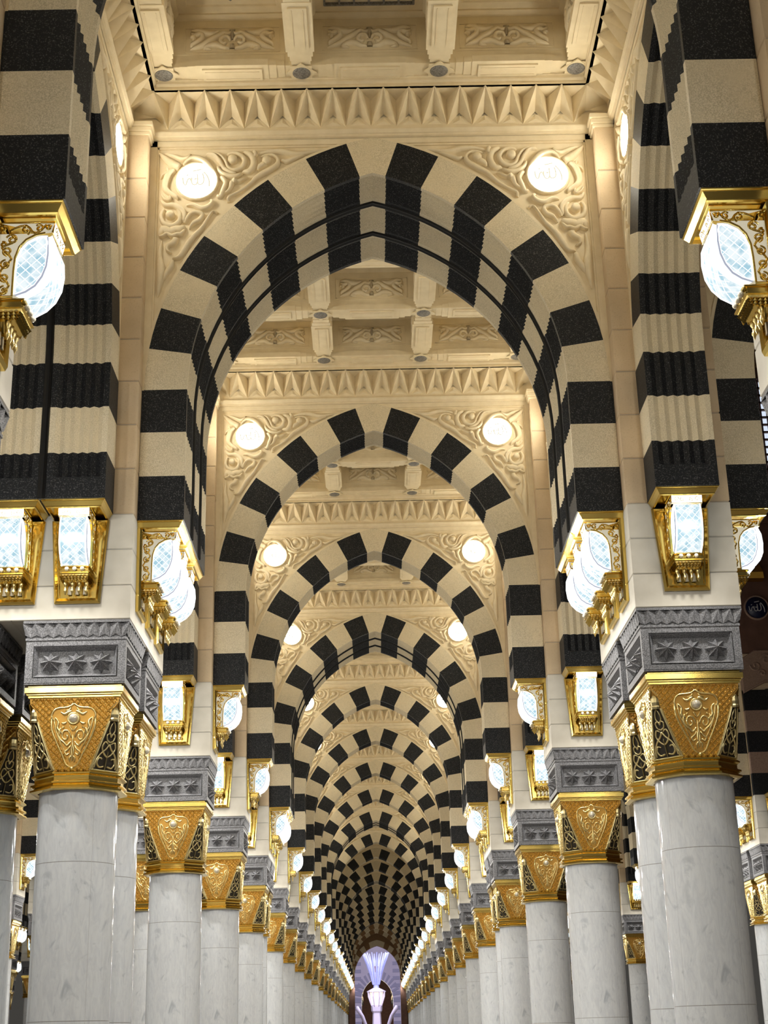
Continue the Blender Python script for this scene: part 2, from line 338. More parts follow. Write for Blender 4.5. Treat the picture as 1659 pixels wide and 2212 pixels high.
# ---------------------------------------------------------------- zigzag cornice, used on ceilings and imposts
def frieze(b, mp, n, pitch, zB, zA, zN, dN, dT, m, corner=None, tri=True):
    """mp(u, d, z); n full teeth each side of the middle"""
    T = [((i + .5) * pitch) for i in range(-n - 1, n + 1)]
    for h in range(len(T) - 1):
        u = (T[h] + T[h + 1]) / 2; Bp, Np = mp(u, .012, zB), mp(u, dN, zN)
        t0, t1 = mp(T[h], dT, zN), mp(T[h + 1], dT, zN); a0, a1 = mp(T[h], .012, zA), mp(T[h + 1], .012, zA)
        b.face([t0, Np, Bp], m); b.face([Np, t1, Bp], m); b.face([t0, Bp, a0], m); b.face([t1, a1, Bp], m)
        b.face([t0, t1, Np], m)
    if tri:
        for t in T[1:-1]:
            w = pitch * .30; z0 = zB + (zA - zB) * .10; z1 = zB + (zA - zB) * .78
            pk = mp(t, .030, z0 + (z1 - z0) * .35); c = [mp(t - w, .013, z0), mp(t + w, .013, z0), mp(t, .013, z1)]
            for i in range(3): b.face([c[i], c[(i + 1) % 3], pk], m)
    if corner:
        for s_, t in ((-1, T[0]), (1, T[-1])):
            b.face([mp(t, dT, zN), mp(s_ * corner[0], 0, corner[1]), mp(t, .012, zA)], m)
            b.face([mp(t, .012, zA), mp(s_ * corner[0], 0, corner[1]), mp(s_ * corner[0], .0, zA)], m)

# ---------------------------------------------------------------- column: shaft, collar, capital, impost
def rot4(n):
    c, s_ = (1, 0, -1, 0)[n], (0, 1, 0, -1)[n]
    return lambda x, y, z: (c * x - s_ * y, s_ * x + c * y, z)
def wz(z): return .40 + (z - 4.09) / .69 * .03
def half_w(z):
    P = [(4.09, .166), (4.565, .345), (4.60, .352), (4.66, .362), (4.735, .424), (4.80, .43)]
    for (a, p), (c, q) in zip(P, P[1:]):
        if z <= c: return p + (q - p) * (z - a) / (c - a)
    return .43
def cart_w(z):
    P = [(4.08, .0), (4.14, .025), (4.30, .10), (4.50, .20), (4.62, .222), (4.68, .18), (4.73, .0)]
    if z <= 4.08 or z >= 4.73: return 0
    for (a, p), (c, q) in zip(P, P[1:]):
        if z <= c: return p + (q - p) * (z - a) / (c - a)
CART = [([(0, 4.735), (.06, 4.70), (.19, 4.685), (.235, 4.62), (.21, 4.57)], [.008] * 5), ([(.235, 4.60), (.225, 4.48), (.16, 4.34), (.11, 4.25), (.06, 4.15), (.0, 4.12)], [.008, .010, .008, .008, .008, .006]),
        ([(.02, 4.41), (.05, 4.47), (.10, 4.47), (.115, 4.42), (.085, 4.385), (.055, 4.41), (.07, 4.435)], [.008] * 7),
        ([(.12, 4.45), (.17, 4.50), (.16, 4.56), (.20, 4.60)], [.012, .014, .010, .005]), ([(.0, 4.44), (.0, 4.36), (.012, 4.28), (.0, 4.18)], [.006, .006, .01, .005]),
        ([(.02, 4.37), (.06, 4.33), (.09, 4.36), (.13, 4.39), (.17, 4.46)], [.006, .010, .010, .010, .004]), ([(.02, 4.33), (.05, 4.29), (.08, 4.27), (.06, 4.24), (.03, 4.26)], [.005, .009, .009, .008, .005]),
        ([(.02, 4.66), (.06, 4.65), (.10, 4.63), (.14, 4.655)], [.010, .014, .012, .004]), ([(.07, 4.56), (.10, 4.54), (.13, 4.55)], [.005, .012, .004]), ([(.205, 4.60), (.19, 4.50), (.14, 4.38), (.08, 4.27)], [.005, .008, .007, .004]), ([(.13, 4.50), (.15, 4.46), (.14, 4.41)], [.005, .010, .004]), ([(.10, 4.51), (.12, 4.49)], [.010, .004]), ([(.03, 4.70), (.05, 4.67), (.09, 4.665)], [.004, .010, .004]), ([(.0, 4.235), (.03, 4.21), (.02, 4.17)], [.005, .009, .004]), ([(.04, 4.52), (.02, 4.49), (.0, 4.47)], [.006, .008, .008])]
FRS = [([(0, .02), (.0, .12), (.0, .2)], [.006, .006, .004]), ([(.02, .05), (.07, .04), (.10, .08), (.085, .13), (.05, .12)], [.009, .01, .01, .01, .008]),
       ([(.12, .03), (.115, .10), (.08, .17), (.03, .22), (.0, .27)], [.010] * 5), ([(0, .14), (.04, .17), (.075, .23), (.055, .29), (.015, .27)], [.008, .01, .01, .01, .006]),
       ([(0, .29), (.035, .31), (.045, .36), (.015, .375), (.0, .34)], [.009] * 5), ([(0, .36), (.03, .40), (.02, .46), (0, .50)], [.007, .008, .007, .004]), ([(.13, .01), (.145, .05), (.12, .09)], [.006, .008, .004])]
def panel_face(b, n):
    r4 = rot4(n)
    def mp(u, z, h): return r4(u, -(wz(z) + h), z)
    zs = [4.09, 4.2, 4.3, 4.4, 4.5, 4.565, 4.60, 4.66, 4.70, 4.735, 4.795]
    b.grid([[mp(-half_w(z), z, .0), mp(half_w(z), z, .0)] for z in zs], GOLDS)
    pitch = .060
    for sg in (1, -1):
        for k in range(-16, 17):
            c = k * pitch; run = None; t = 4.10
            while t <= 4.791:
                u = c + sg * (t - 4.45); ok = t < 4.788 and abs(u) < half_w(t) - .006 and abs(u) > cart_w(t)
                if ok and run is None: run = (u, t)
                if not ok and run is not None:
                    if t - run[1] > .02: b.bar(run, (c + sg * (t - .01 - 4.45), t - .01), .008, .014, mp, GOLDR)
                    run = None
                t += .01
    # small pillows between the bars
    for i in range(-16, 17):
        for j in range(0, 24):
            if (i + j) % 2: continue
            u, z = i * pitch / 2, 4.105 + j * pitch / 2
            if z > 4.78 or abs(u) > half_w(z) - .016 or abs(u) < cart_w(z) + .008: continue
            q = pitch * .33; b.face([mp(u - q, z, .001), mp(u, z - q, .001), mp(u, z, .012)], GOLDS); b.face([mp(u, z - q, .001), mp(u + q, z, .001), mp(u, z, .012)], GOLDS)
            b.face([mp(u + q, z, .001), mp(u, z + q, .001), mp(u, z, .012)], GOLDS); b.face([mp(u, z + q, .001), mp(u - q, z, .001), mp(u, z, .012)], GOLDS)
    for sx in (1, -1):
        for pts, ws in CART: b.ribbon([(sx * u * .9, z) for u, z in pts], [w_ * 1.15 for w_ in ws], .018, mp, GOLDR, 3)
        b.ribbon([(sx * (half_w(z) - .004), z) for z in (4.095, 4.3, 4.565)], [.006] * 3, .010, mp, GOLDR, 1)
    b.disc(mp, 0, 4.112, .02, ((1, 0), (.8, .014), (.3, .02), (.05, .021)), GOLDR, 12)
def boss_face(b, n):
    r4 = rot4(n)
    def mp(u, z, h): return r4(u, -(wz(z) + h), z)
    b.disc(mp, 0, 4.59, .062, ((1, 0), (1, .014), (.82, .022), (.8, .012), (.72, .014)), GOLDR, 20)
    b.disc(mp, 0, 4.59, .045, ((1, .012), (.92, .030), (.7, .045), (.35, .054), (.05, .056)), PEARL, 18)
def fret_face(b, n):
    """openwork corner panel; it leans between two main panels"""
    r4 = rot4(n); z0, z1 = 4.095, 4.56
    def mp(u, v, h):           # v from 0 at the foot
        z = z0 + v * (z1 - z0) / .50; a = half_w(z); w_ = wz(z); s_ = u / max(1e-6, .166 * 1.41 / 2 * 2)
        cx, cy = (a + w_) / 2, -(a + w_) / 2; q = .7071
        return r4(cx + u * q + h * q, cy + u * q - h * q, z)
    def hw(v):
        z = z0 + v * (z1 - z0) / .50; return (wz(z) - half_w(z)) * .7071
    vs = [0, .1, .2, .3, .4, .5]
    b.grid([[mp(-hw(v), v, -.004), mp(hw(v), v, -.004)] for v in vs], DARKG)
    for sx in (1, -1):
        b.ribbon([(sx * (hw(v) - .007), v) for v in vs], [.008] * 6, .014, mp, FRET, 1)
        for pts, ws in FRS:
            P = []
            for u, v in pts:
                lim = hw(v) - .014; P.append((sx * min(u, max(lim, .0)) * 1.0, v))
            b.ribbon(P, [x * .78 for x in ws], .012, mp, FRET, 3)
    b.ribbon([(-hw(.005), .008), (hw(.005), .008)], [.008, .008], .014, mp, FRET, 1)
    c = mp(0, .5, 0); h = .02
    prof = ((.052, 4.555), (.056, 4.575), (.050, 4.59), (.056, 4.62), (.050, 4.66), (.030, 4.70), (.004, 4.73))
    rows = [[(c[0] + r * math.cos(i * math.pi / 6) * .9, c[1] + r * math.sin(i * math.pi / 6) * .9, z) for i in range(12)] for r, z in prof]
    b.grid(rows, FRET, True)
def core(b):
    def ring(z, a, w_): return [(a, -w_, z), (w_, -a, z), (w_, a, z), (a, w_, z), (-a, w_, z), (-w_, a, z), (-w_, -a, z), (-a, -w_, z)]
    b.loft([ring(z, half_w(z), wz(z) - .008) for z in (4.09, 4.3, 4.565, 4.60, 4.66, 4.70, 4.735, 4.795)], GOLDS)
    b.box(-.445, .445, -.445, .445, 4.79, 4.815, GOLD, .004); b.box(-.46, .46, -.46, .46, 4.812, 4.832, GOLD, .006)
    b.box(-.475, .475, -.475, .475, 4.832, 4.893, GOLD, .006); b.box(-.45, .45, -.45, .45, 4.89, 4.925, GOLD)
def collar(b):
    k = 1 / math.cos(math.pi / 8)
    pf = [(.395, 4.10), (.405, 4.092), (.43, 4.075), (.43, 4.062), (.405, 4.05), (.400, 4.038), (.400, 4.008), (.412, 4.0), (.435, 3.992), (.435, 3.975), (.412, 3.966), (.405, 3.955), (.44, 3.942), (.44, 3.925), (.40, 3.915), (.37, 3.915)]
    b.revolve([(r * k, z) for r, z in pf], GOLD, 8, smooth=False, rot=math.pi / 8)
def impost(b):
    zt = 5.345; H = .485
    for n in range(4):
        r4 = rot4(n)
        def mp(u, z, h): return r4(u, -(H + h), z)
        pu, a, c = .40, 4.99, 5.285
        out = [(-H, 4.925), (H, 4.925), (H, zt), (-H, zt)]; fr = [(-pu, a), (pu, a), (pu, c), (-pu, c)]; fi = [(-pu + .035, a + .035), (pu - .035, a + .035), (pu - .035, c - .035), (-pu + .035, c - .035)]
        g = [(-pu - .012, a - .012), (pu + .012, a - .012), (pu + .012, c + .012), (-pu - .012, c + .012)]
        b.grid([[mp(u, z, 0) for u, z in out], [mp(u, z, 0) for u, z in g], [mp(u, z, -.016) for u, z in g], [mp(u, z, -.016) for u, z in fr], [mp(u, z, 0.004) for u, z in fr], [mp(u, z, -.050) for u, z in fi]], GREY, True)
        b.face([mp(u, z, -.050) for u, z in fi], GREY)
        for cu in (-.245, 0, .245):
            pk = mp(cu, 5.135, .050); pts = []
            for i in range(16):
                r = .112 if i % 2 == 0 else .074; t = math.pi / 8 * i + math.pi / 2
                pts.append(mp(cu + r * math.cos(t), 5.135 + r * math.sin(t), -.040 if i % 2 == 0 else -.049))
            for i in range(16): b.face([pts[i], pts[(i + 1) % 16], pk], GREY)
        def mf(u, d, z): return r4(u * (H + d) / H, -(H + d), z)
        frieze(b, mf, 4, H * 2 / 9, 5.375, 5.405, 5.515, .008, .036, GREY, tri=False)
        b.grid([[mp(-H, 5.345, 0), mp(H, 5.345, 0)], [mp(-H - .008, 5.352, .008), mp(H + .008, 5.352, .008)], [mp(-H - .008, 5.375, .008), mp(H + .008, 5.375, .008)]], GREY)
        b.grid([[mp(-H, 5.37, .0), mp(H, 5.37, .0)], [mp(-H, 5.52, .0), mp(H, 5.52, .0)]], GREY)
    b.box(-.518, .518, -.518, .518, 5.515, 5.545, GREY, .004)
    b.box(-H, H, -H, H, 4.915, 4.93, GREY)
JOINTV = mat('marble_seam', (.60, .61, .62), .2)
def shaft(b):
    r = .3775; zz = [.43, 1.84, 3.25]
    b.revolve([(.46, 0), (.46, .12), (.43, .16), (.42, .24), (.385, .30), (r, .363)], MARBLE, 56)
    zs = [.36] + zz + [3.93]
    for a, c in zip(zs, zs[1:]): b.revolve([(r, a + .003), (r, c - .003)], MARBLE, 64)
    for z in zz: b.revolve([(r - .0002, z - .0035), (r - .0002, z + .0035)], JOINT, 56)
    for t in (.6, 2.17, 3.74, 5.31):
        c, s_ = math.cos(t) * (r + .0002), math.sin(t) * (r + .0002); b.face([(c - s_ * .004, s_ + c * .004, .4), (c + s_ * .004, s_ - c * .004, .4), (c + s_ * .004, s_ - c * .004, 3.9), (c - s_ * .004, s_ + c * .004, 3.9)], JOINTV)
def colmeshes():
    M = {}
    for nm, fn in (('capital', core), ('collar', collar), ('impost_block', impost), ('shaft', shaft)):
        b = MB(); fn(b); M[nm] = b.mesh(nm)
    for nm, fn in (('carved_panel', panel_face), ('boss', boss_face), ('fretwork', fret_face)):
        b = MB(); fn(b, 0); M[nm] = b.mesh(nm)
    b = MB(); core(b); collar(b)
    for n in range(4): panel_face(b, n); boss_face(b, n); fret_face(b, n)
    M['all'] = b.mesh('capital')
    return M
CM = colmeshes()
def column(x, y, label, group, full=True):
    r = put('marble_column', CM['shaft'], (x, y, 0)); tag(r, label, 'column', group, 'thing')
    if full:
        c = put('capital', CM['capital'], parent=r); put('collar', CM['collar'], parent=r)
        for n in range(4):
            p_ = put('carved_panel', CM['carved_panel'], rz=n * math.pi / 2, parent=c); put('boss', CM['boss'], rz=n * math.pi / 2, parent=c)
            put('fretwork', CM['fretwork'], rz=n * math.pi / 2, parent=c)
    else: put('capital', CM['all'], parent=r)
    put('impost_block', CM['impost_block'], parent=r)
    return r

# ---------------------------------------------------------------- wall lantern (outward is -y, top at z = 0)
def spiral(cx, cy, r, a0, turns, n=9, k=.15):
    return [(cx + r * (1 - (1 - k) * i / n) * math.cos(a0 + turns * 2 * math.pi * i / n), cy + r * (1 - (1 - k) * i / n) * math.sin(a0 + turns * 2 * math.pi * i / n)) for i in range(n + 1)]
LEAF = [(.325, -.150), (.27, -.165), (.21, -.20), (.17, -.25), (.148, -.32), (.143, -.42), (.145, -.565), (.215, -.545), (.27, -.505), (.31, -.44), (.332, -.37), (.338, -.28), (.333, -.20)]
FRONT = [(.360, -.150), (.385, -.22), (.392, -.32), (.380, -.42), (.345, -.50), (.29, -.56), (.21, -.61)]
def inpoly(x, y, P):
    c = False
    for (a, b_), (d, e) in zip(P, P[1:] + P[:1]):
        if (b_ > y) != (e > y) and x < (d - a) * (y - b_) / (e - b_) + a: c = not c
    return c
def lantern_parts():
    M = {}
    # back plate: a tapering tray
    b = MB()
    def quad(wt, wb, zt, zb, o): return [(-wb, -o, zb), (wb, -o, zb), (wt, -o, zt), (-wt, -o, zt)]
    rs = [quad(.285, .222, -.075, -.935, .0), quad(.285, .222, -.075, -.935, .030), quad(.268, .205, -.085, -.915, .050), quad(.245, .182, -.10, -.885, .034), quad(.235, .172, -.11, -.875, .034), quad(.232, .168, -.11, -.870, .012)]
    b.loft(rs, GOLD); M['back_plate'] = b
    # canopy under the black block
    b = MB()
    def rg(x, o, z): return [(-x, 0, z), (x, 0, z), (x, -o, z), (-x, -o, z)]
    b.loft([rg(.310, .463, 0), rg(.310, .463, -.010), rg(.298, .452, -.014), rg(.298, .452, -.020), rg(.272, .425, -.060), rg(.272, .425, -.070), rg(.255, .41, -.076), rg(.25, .405, -.050)], GOLD)
    M['canopy'] = b
    # body: upper box and rear box with the fretwork sides
    b = MB()
    def sd(sx):
        return lambda o, z, h: (sx * (.150 + h), -o, z)
    OUT = [(.03, -.07), (.385, -.07), (.370, -.145), (.325, -.150), (.27, -.165), (.21, -.20), (.17, -.25), (.148, -.32), (.143, -.42), (.145, -.60), (.03, -.60)]
    for sx in (1, -1):
        mp = sd(sx)
        # fan fill
        P = [(.03, -.07), (.385, -.07), (.370, -.145), (.325, -.150)]
        b.face([mp(o, z, 0) for o, z in P], FROST)
        rows = [[mp(.03, z, 0), mp(o, z, 0)] for o, z in ((.325, -.150), (.27, -.165), (.21, -.20), (.17, -.25), (.148, -.32), (.143, -.42), (.145, -.60))]
        b.grid(rows, FROST)
    b.box(-.150, .150, -.045, -.01, -.60, -.07, GOLD)
    b.face([(-.15, -.385, -.07), (.15, -.385, -.07), (.15, -.370, -.145), (-.15, -.370, -.145)], WGLASS)
    M['lamp_body'] = b
    # fretwork
    b = MB()
    for sx in (1, -1):
        mp = sd(sx)
        for P in ([(.03, -.60), (.03, -.07), (.385, -.07), (.370, -.145)], ):
            b.ribbon(P, [.008] * 4, .010, mp, GOLD, 1)
        b.ribbon([(.03, -.60), (.145, -.60)], [.010, .010], .012, mp, GOLD, 1)
        for (cx, cy, r, a0, t) in ((.085, -.555, .036, 1.6, 1.3), (.085, -.465, .032, -1.4, -1.3), (.085, -.37, .036, 1.6, 1.3), (.092, -.275, .034, -1.6, -1.3), (.115, -.19, .040, 2.8, -1.3), (.20, -.125, .034, -1.2, 1.3), (.285, -.112, .030, 2.4, -1.2), (.345, -.108, .020, .4, 1.2), (.055, -.11, .025, .6, 1.2), (.062, -.225, .022, 2., -1.2)):
            s_ = spiral(cx, cy, r, a0, t); b.ribbon(s_, [.0065 + .004 * i / len(s_) for i in range(len(s_))], .007, mp, GOLD, 2)
        b.ribbon([(.05, -.60), (.115, -.52), (.05, -.43), (.12, -.33), (.055, -.25), (.14, -.20), (.10, -.13), (.20, -.09), (.26, -.15), (.33, -.085)], [.0085] * 10, .006, mp, GOLD, 3)
        b.ribbon([(.325, -.145), (.265, -.16), (.205, -.195), (.165, -.247), (.143, -.32), (.138, -.42), (.138, -.60)], [.007] * 7, .012, mp, GOLD, 1)
    f = lambda u, z, h: (u, -(.372 + h + .2 * (z + .145)), z)
    for sx in (1, -1):
        for s_ in (spiral(sx * .10, -.105, .026, 0, 1.2), spiral(sx * .045, -.11, .022, 2, 1.2)): b.ribbon(s_, [.0035] * len(s_), .004, f, FRET, 2)
    b.ribbon([(-.15, -.145), (.15, -.145)], [.006] * 2, .006, f, FRET, 1)
    M['fretwork'] = b
    # glass shade
    b = MB()
    for sx in (1, -1):
        mp = lambda o, z, h, sx=sx: (sx * (.120 + h), -o, z)
        b.face([mp(o, z, 0) for o, z in LEAF], GLASS)
        rim = LEAF + LEAF[:1]
        b.ribbon(rim, [.007] * len(rim), .010, mp, LEAD, 1)
        pd = .068
        for sg in (1, -1):
            for k in range(-10, 11):
                c = k * pd; run = None; t = -.60
                while t <= -.14:
                    o = .24 + c + sg * (t + .36); ok = inpoly(o, t, LEAF)
                    if ok and run is None: run = (o, t)
                    if not ok and run is not None:
                        if t - run[1] > .015: b.bar(run, (.24 + c + sg * (t - .01 + .36), t - .01), .0026, .003, mp, LEAD)
                        run = None
                    t += .01
        # dark bevelled edge of the inner pane, and the side of the curved front
        seam = [(.333, -.16), (.342, -.28), (.335, -.37), (.312, -.445), (.272, -.51), (.215, -.552), (.15, -.575)]
        b.ribbon(seam, [.0055] * 7, .012, mp, EDGE, 1)
        b.grid([[mp(*seam[i], -.002), mp(*FRONT[i], -.002)] for i in range(7)], LEAD)
    rows = []
    for o, z in FRONT: rows.append([(u, -o, z) for u in (-.120, .120)])
    b.grid(rows, GLASS)
    # lattice over the front
    def arc(t):
        k = min(int(t), 5); q = t - k; return FRONT[k][0] + (FRONT[k + 1][0] - FRONT[k][0]) * q, FRONT[k][1] + (FRONT[k + 1][1] - FRONT[k][1]) * q
    fm = lambda u, t, h: (u, -(arc(t)[0] + h), arc(t)[1] - h * .3)
    for sg in (1, -1):
        for k in range(-7, 8):
            u0 = k * .066; pts = [(u0 + sg * (t * .5 * .085), t * .5) for t in range(0, 13)]
            run = [p_ for p_ in pts if abs(p_[0]) <= .120]
            if len(run) > 1: b.ribbon(run, [.0034] * len(run), .004, fm, LEAD, 1, ((-1, 0), (0, 1), (1, 0)))
    for sx in (1, -1): b.ribbon([(sx * .126, t) for t in range(7)], [.008] * 7, .010, fm, LEAD, 1)
    b.ribbon([(-.135, .06), (.135, .06)], [.05, .05], .008, fm, FRET, 1)
    b.ribbon([(-.135, 5.95), (.135, 5.95)], [.05, .05], .008, fm, FRET, 1)
    b.box(-.128, .128, -.335, -.14, -.152, -.148, FROST)
    M['glass_shade'] = b
    # bracket below
    b = MB()
    def rb(x, o0, o1, z): return [(-x, -o0, z), (x, -o0, z), (x, -o1, z), (-x, -o1, z)]
    b.loft([rb(.135, .01, .20, -.60), rb(.145, .01, .215, -.608), rb(.145, .01, .215, -.618), rb(.132, .01, .195, -.624), rb(.132, .01, .195, -.655), rb(.148, .01, .215, -.660), rb(.148, .01, .215, -.670), rb(.135, .01, .20, -.676), rb(.118, .01, .16, -.735), rb(.105, .01, .13, -.75)], GOLD)
    for row, (z, o, w_) in enumerate(((-.692, .192, .130), (-.712, .178, .122), (-.730, .165, .116))):
        n = 8
        for i in range(n):
            u0 = -w_ + 2 * w_ * i / n; um = u0 + w_ / n; u1 = u0 + 2 * w_ / n
            b.face([(u0, -o, z), (um, -o - .020, z - .016), (u1, -o, z), (um, -o, z + .014)], GOLDR)
            b.face([(u0, -o, z), (um, -o, z - .03), (um, -o - .020, z - .016)], GOLD); b.face([(u1, -o, z), (um, -o - .020, z - .016), (um, -o, z - .03)], GOLD)
    for sx in (1, -1):
        for z, w_ in ((-.692, .135), (-.712, .128), (-.730, .120)):
            for i in range(5):
                o0 = .02 + i * .033; b.face([(sx * w_, -o0, z), (sx * (w_ + .018), -o0 - .02, z - .016), (sx * w_, -o0 - .033, z), (sx * w_, -o0 - .02, z + .014)], GOLDR)
                b.face([(sx * w_, -o0, z), (sx * w_, -o0 - .02, z - .03), (sx * (w_ + .018), -o0 - .02, z - .016)], GOLD)
    M['bracket'] = b
    b = MB()
    b.ball((0, 0, -.640), .022, PEARL, 12, 8)
    M['pearl'] = b
    b = MB()
    for u in (0,):
        b.revolve([(.0, -.735), (.022, -.745), (.020, -.775), (.011, -.79), (.011, -.815), (.017, -.825), (.017, -.838), (.010, -.85), (.002, -.875)], GOLDR, 10, c=(0, 0))
    M['pendant'] = b
    b = MB()
    for u in (-.0375 * 2, 0, .0375 * 2):
        b.loft([[(u - w_, -.045, z), (u + w_, -.045, z), (u + w_, -.030, z), (u - w_, -.030, z)] for w_, z in ((.008, -.765), (.016, -.79), (.014, -.82), (.019, -.85))], PEARL)
    M['pale_drops'] = b  # three pale flame-shaped pieces between the pendants
    return M
LP = lantern_parts()
LM = {k: b.mesh(k) for k, b in LP.items()}
def merged_lantern():
    a = MB()
    for k, b in LP.items():
        offs = [(-.1, -.115), (-.0333, -.115), (.0333, -.115), (.1, -.115)] if k == 'pendant' else ([(-.075, -.222), (0, -.222), (.075, -.222)] if k == 'pearl' else [(0, 0)])
        for ox, oy in offs:
            s_ = len(a.v); a.v += [(v[0] + ox, v[1] + oy, v[2]) for v in b.v]; a.f += [tuple(i + s_ for i in f) for f in b.f]; a.m += [a.mi(b.mats[i]) for i in b.m]; a.sm += b.sm
    return a.mesh('wall_lantern')
LALL = merged_lantern()
bulb = bpy.data.lights.new('bulb', 'POINT'); bulb.energy = LANTERN_W; bulb.color = (1., .97, .90); bulb.shadow_soft_size = .07
beam = bpy.data.lights.new('beam', 'SPOT'); beam.energy = 70; beam.color = (1., .97, .92); beam.shadow_soft_size = .07; beam.spot_size = R(168); beam.spot_blend = .35
def lantern(x, y, rz, label, group, full=True, light=True):
    if full:
        r = bpy.data.objects.new('wall_lantern', None); col.objects.link(r); r.location = (x, y, ZS); r.rotation_euler = (0, 0, rz)
        for k in ('back_plate', 'canopy', 'lamp_body', 'glass_shade', 'bracket'): o = put(k, LM[k], parent=r)
        put('fretwork', LM['fretwork'], parent=r)
        for u in (-.075, 0, .075): put('pearl', LM['pearl'], (u, -.222, 0), parent=r)
        for u in (-.1, -.0333, .0333, .1): put('pendant', LM['pendant'], (u, -.115, 0), parent=r)
        put('pale_drops', LM['pale_drops'], (0, 0, 0), parent=r)
    else: r = put('wall_lantern', LALL, (x, y, ZS), rz)
    tag(r, label, 'lantern', group)
    if light:
        l = bpy.data.objects.new('bulb', bulb); col.objects.link(l); l.parent = r; l.location = (0, -.50, -.40)
        l = bpy.data.objects.new('beam', beam); col.objects.link(l); l.parent = r; l.location = (0, -.50, -.42); l.rotation_euler = (R(-40), 0, 0)
    return r

# ---------------------------------------------------------------- coffered ceiling of one bay
ZB = 11.775
SCROLL = [([(.0, .10), (.05, .07), (.10, .09), (.16, .05), (.24, .0), (.34, -.08), (.47, -.13)], [.012, .02, .022, .026, .03, .028, .006]), ([(.02, -.02), (.05, .03), (.11, .03), (.13, -.03), (.09, -.06), (.06, -.03)], [.012, .016, .02, .02, .016, .01]),
          ([(.03, -.12), (.10, -.11), (.17, -.07), (.25, -.08), (.30, -.12), (.23, -.13)], [.014, .022, .03, .03, .02, .008]), ([(.14, .12), (.22, .08), (.30, .09), (.38, .12), (.46, .12)], [.006, .026, .034, .028, .008]),
          ([(.46, .10), (.42, .06), (.36, .08), (.33, .04), (.38, -.02), (.44, -.06), (.45, -.10)], [.008, .022, .026, .026, .024, .022, .010]), ([(.47, .04), (.42, .03), (.44, .0)], [.008, .020, .008]), ([(.0, -.06), (.0, -.12)], [.022, .03]), ([(.0, .13), (.0, .06), (.0, .0)], [.03, .018, .008])]
def panel_mesh():
    b = MB()
    def mp(u, v, h): return (u, -h, v)
    for a, c, e, f in ((-.53, .53, .155, .165), (-.53, .53, -.165, -.155), (-.53, -.52, -.165, .165), (.52, .53, -.165, .165)): b.box(a, c, -.012, 0, e, f, COFFER)
    for sx in (1, -1):
        for pts, ws in SCROLL: b.ribbon([(sx * u, v) for u, v in pts], [w_ * 1.2 for w_ in ws], .045, mp, CARVE, 3)
    return b.mesh('carved_panel')
PANEL = panel_mesh()
def boss_mesh():
    b = MB()
    def mp(u, v, h): return (u, v, -h)
    for q in (0, math.pi / 4):
        c, s_ = math.cos(q) * .118, math.sin(q) * .118; P = [(c - s_, s_ + c), (-s_ - c, c - s_), (-c + s_, -s_ - c), (s_ + c, -c + s_)]
        b.prism(P, 0, .010 + q * .004, mp, COFFER)
    b.disc(mp, 0, 0, .100, ((1, .008), (1, .018), (.94, .022), (.1, .022)), DISC, 20)
    return b.mesh('boss')
BOSS = boss_mesh()
def ceiling_mesh():
    b = MB(); G = (-2.295, -.765, .765, 2.295); HB = .106; TOP = 12.48
    for g in G:
        b.box(g - HB, g + HB, -2.42, 2.42, ZB, 12.5, COFFER); b.box(-2.42, 2.42, g - HB + .0, g + HB - .0, ZB + .0005, 12.5, COFFER)
    for g in G:
        for c in (-1.53, 0, 1.53):
            for l, w_, d in ((1.16, .120, .006), (.98, .138, .014), (.80, .156, .022), (.66, .100, .040)):
                b.box(c - l / 2, c + l / 2, g - w_, g + w_, ZB - d, ZB + .06, COFFER); b.box(g - w_, g + w_, c - l / 2, c + l / 2, ZB - d, ZB + .06, COFFER)
            for s_ in (1, -1):
                for off in (.060,):
                    b.box(c - .30, c + .30, g + s_ * off - .003, g + s_ * off + .003, ZB - .046, ZB, COFFER); b.box(g + s_ * off - .003, g + s_ * off + .003, c - .30, c + .30, ZB - .046, ZB, COFFER)
    for cx in (-1.53, 0, 1.53):
        for cy in (-1.53, 0, 1.53):
            def ring(h, z): return [(cx - h, cy - h, z), (cx + h, cy - h, z), (cx + h, cy + h, z), (cx - h, cy + h, z)]
            b.grid([ring(h, z) for h, z in ((.68, ZB + .02), (.675, ZB + .15), (.655, ZB + .155), (.655, ZB + .175), (.665, ZB + .185), (.665, 12.39), (.64, 12.40), (.60, 12.43), (.60, 12.45), (.50, 12.455), (.49, 12.475))], COFFER, True)
            b.face(ring(.50, 12.475), COFFER)
            if cx == 0 and cy == 0 or cx == 0:
                for i in range(-3, 4):
                    b.box(cx + i * .165 - .012, cx + i * .165 + .012, cy - .50, cy + .50, 12.44, 12.475, DISC); b.box(cx - .50, cx + .50, cy + i * .165 - .012, cy + i * .165 + .012, 12.441, 12.475, DISC)
            else:
                def mp(u, v, h): return (cx + u, cy + v, 12.475 - h)
                b.prism([(0, .47), (-.47, 0), (0, -.47), (.47, 0)], 0, .02, mp, COFFER); b.prism([(0, .40), (-.40, 0), (0, -.40), (.40, 0)], 0, .03, mp, DISC)
    for n in range(4):
        r4 = rot4(n); b.face([r4(-2.6, -2.6, 11.815), r4(2.6, -2.6, 11.815), r4(2.3, -2.3, 11.815), r4(-2.3, -2.3, 11.815)], COFFER)
    # border between the outer beams and the cornice, and a lid
    b.box(-2.8, 2.8, -2.8, 2.8, 12.5, 12.6, COFFER)
    return b.mesh('ceiling')
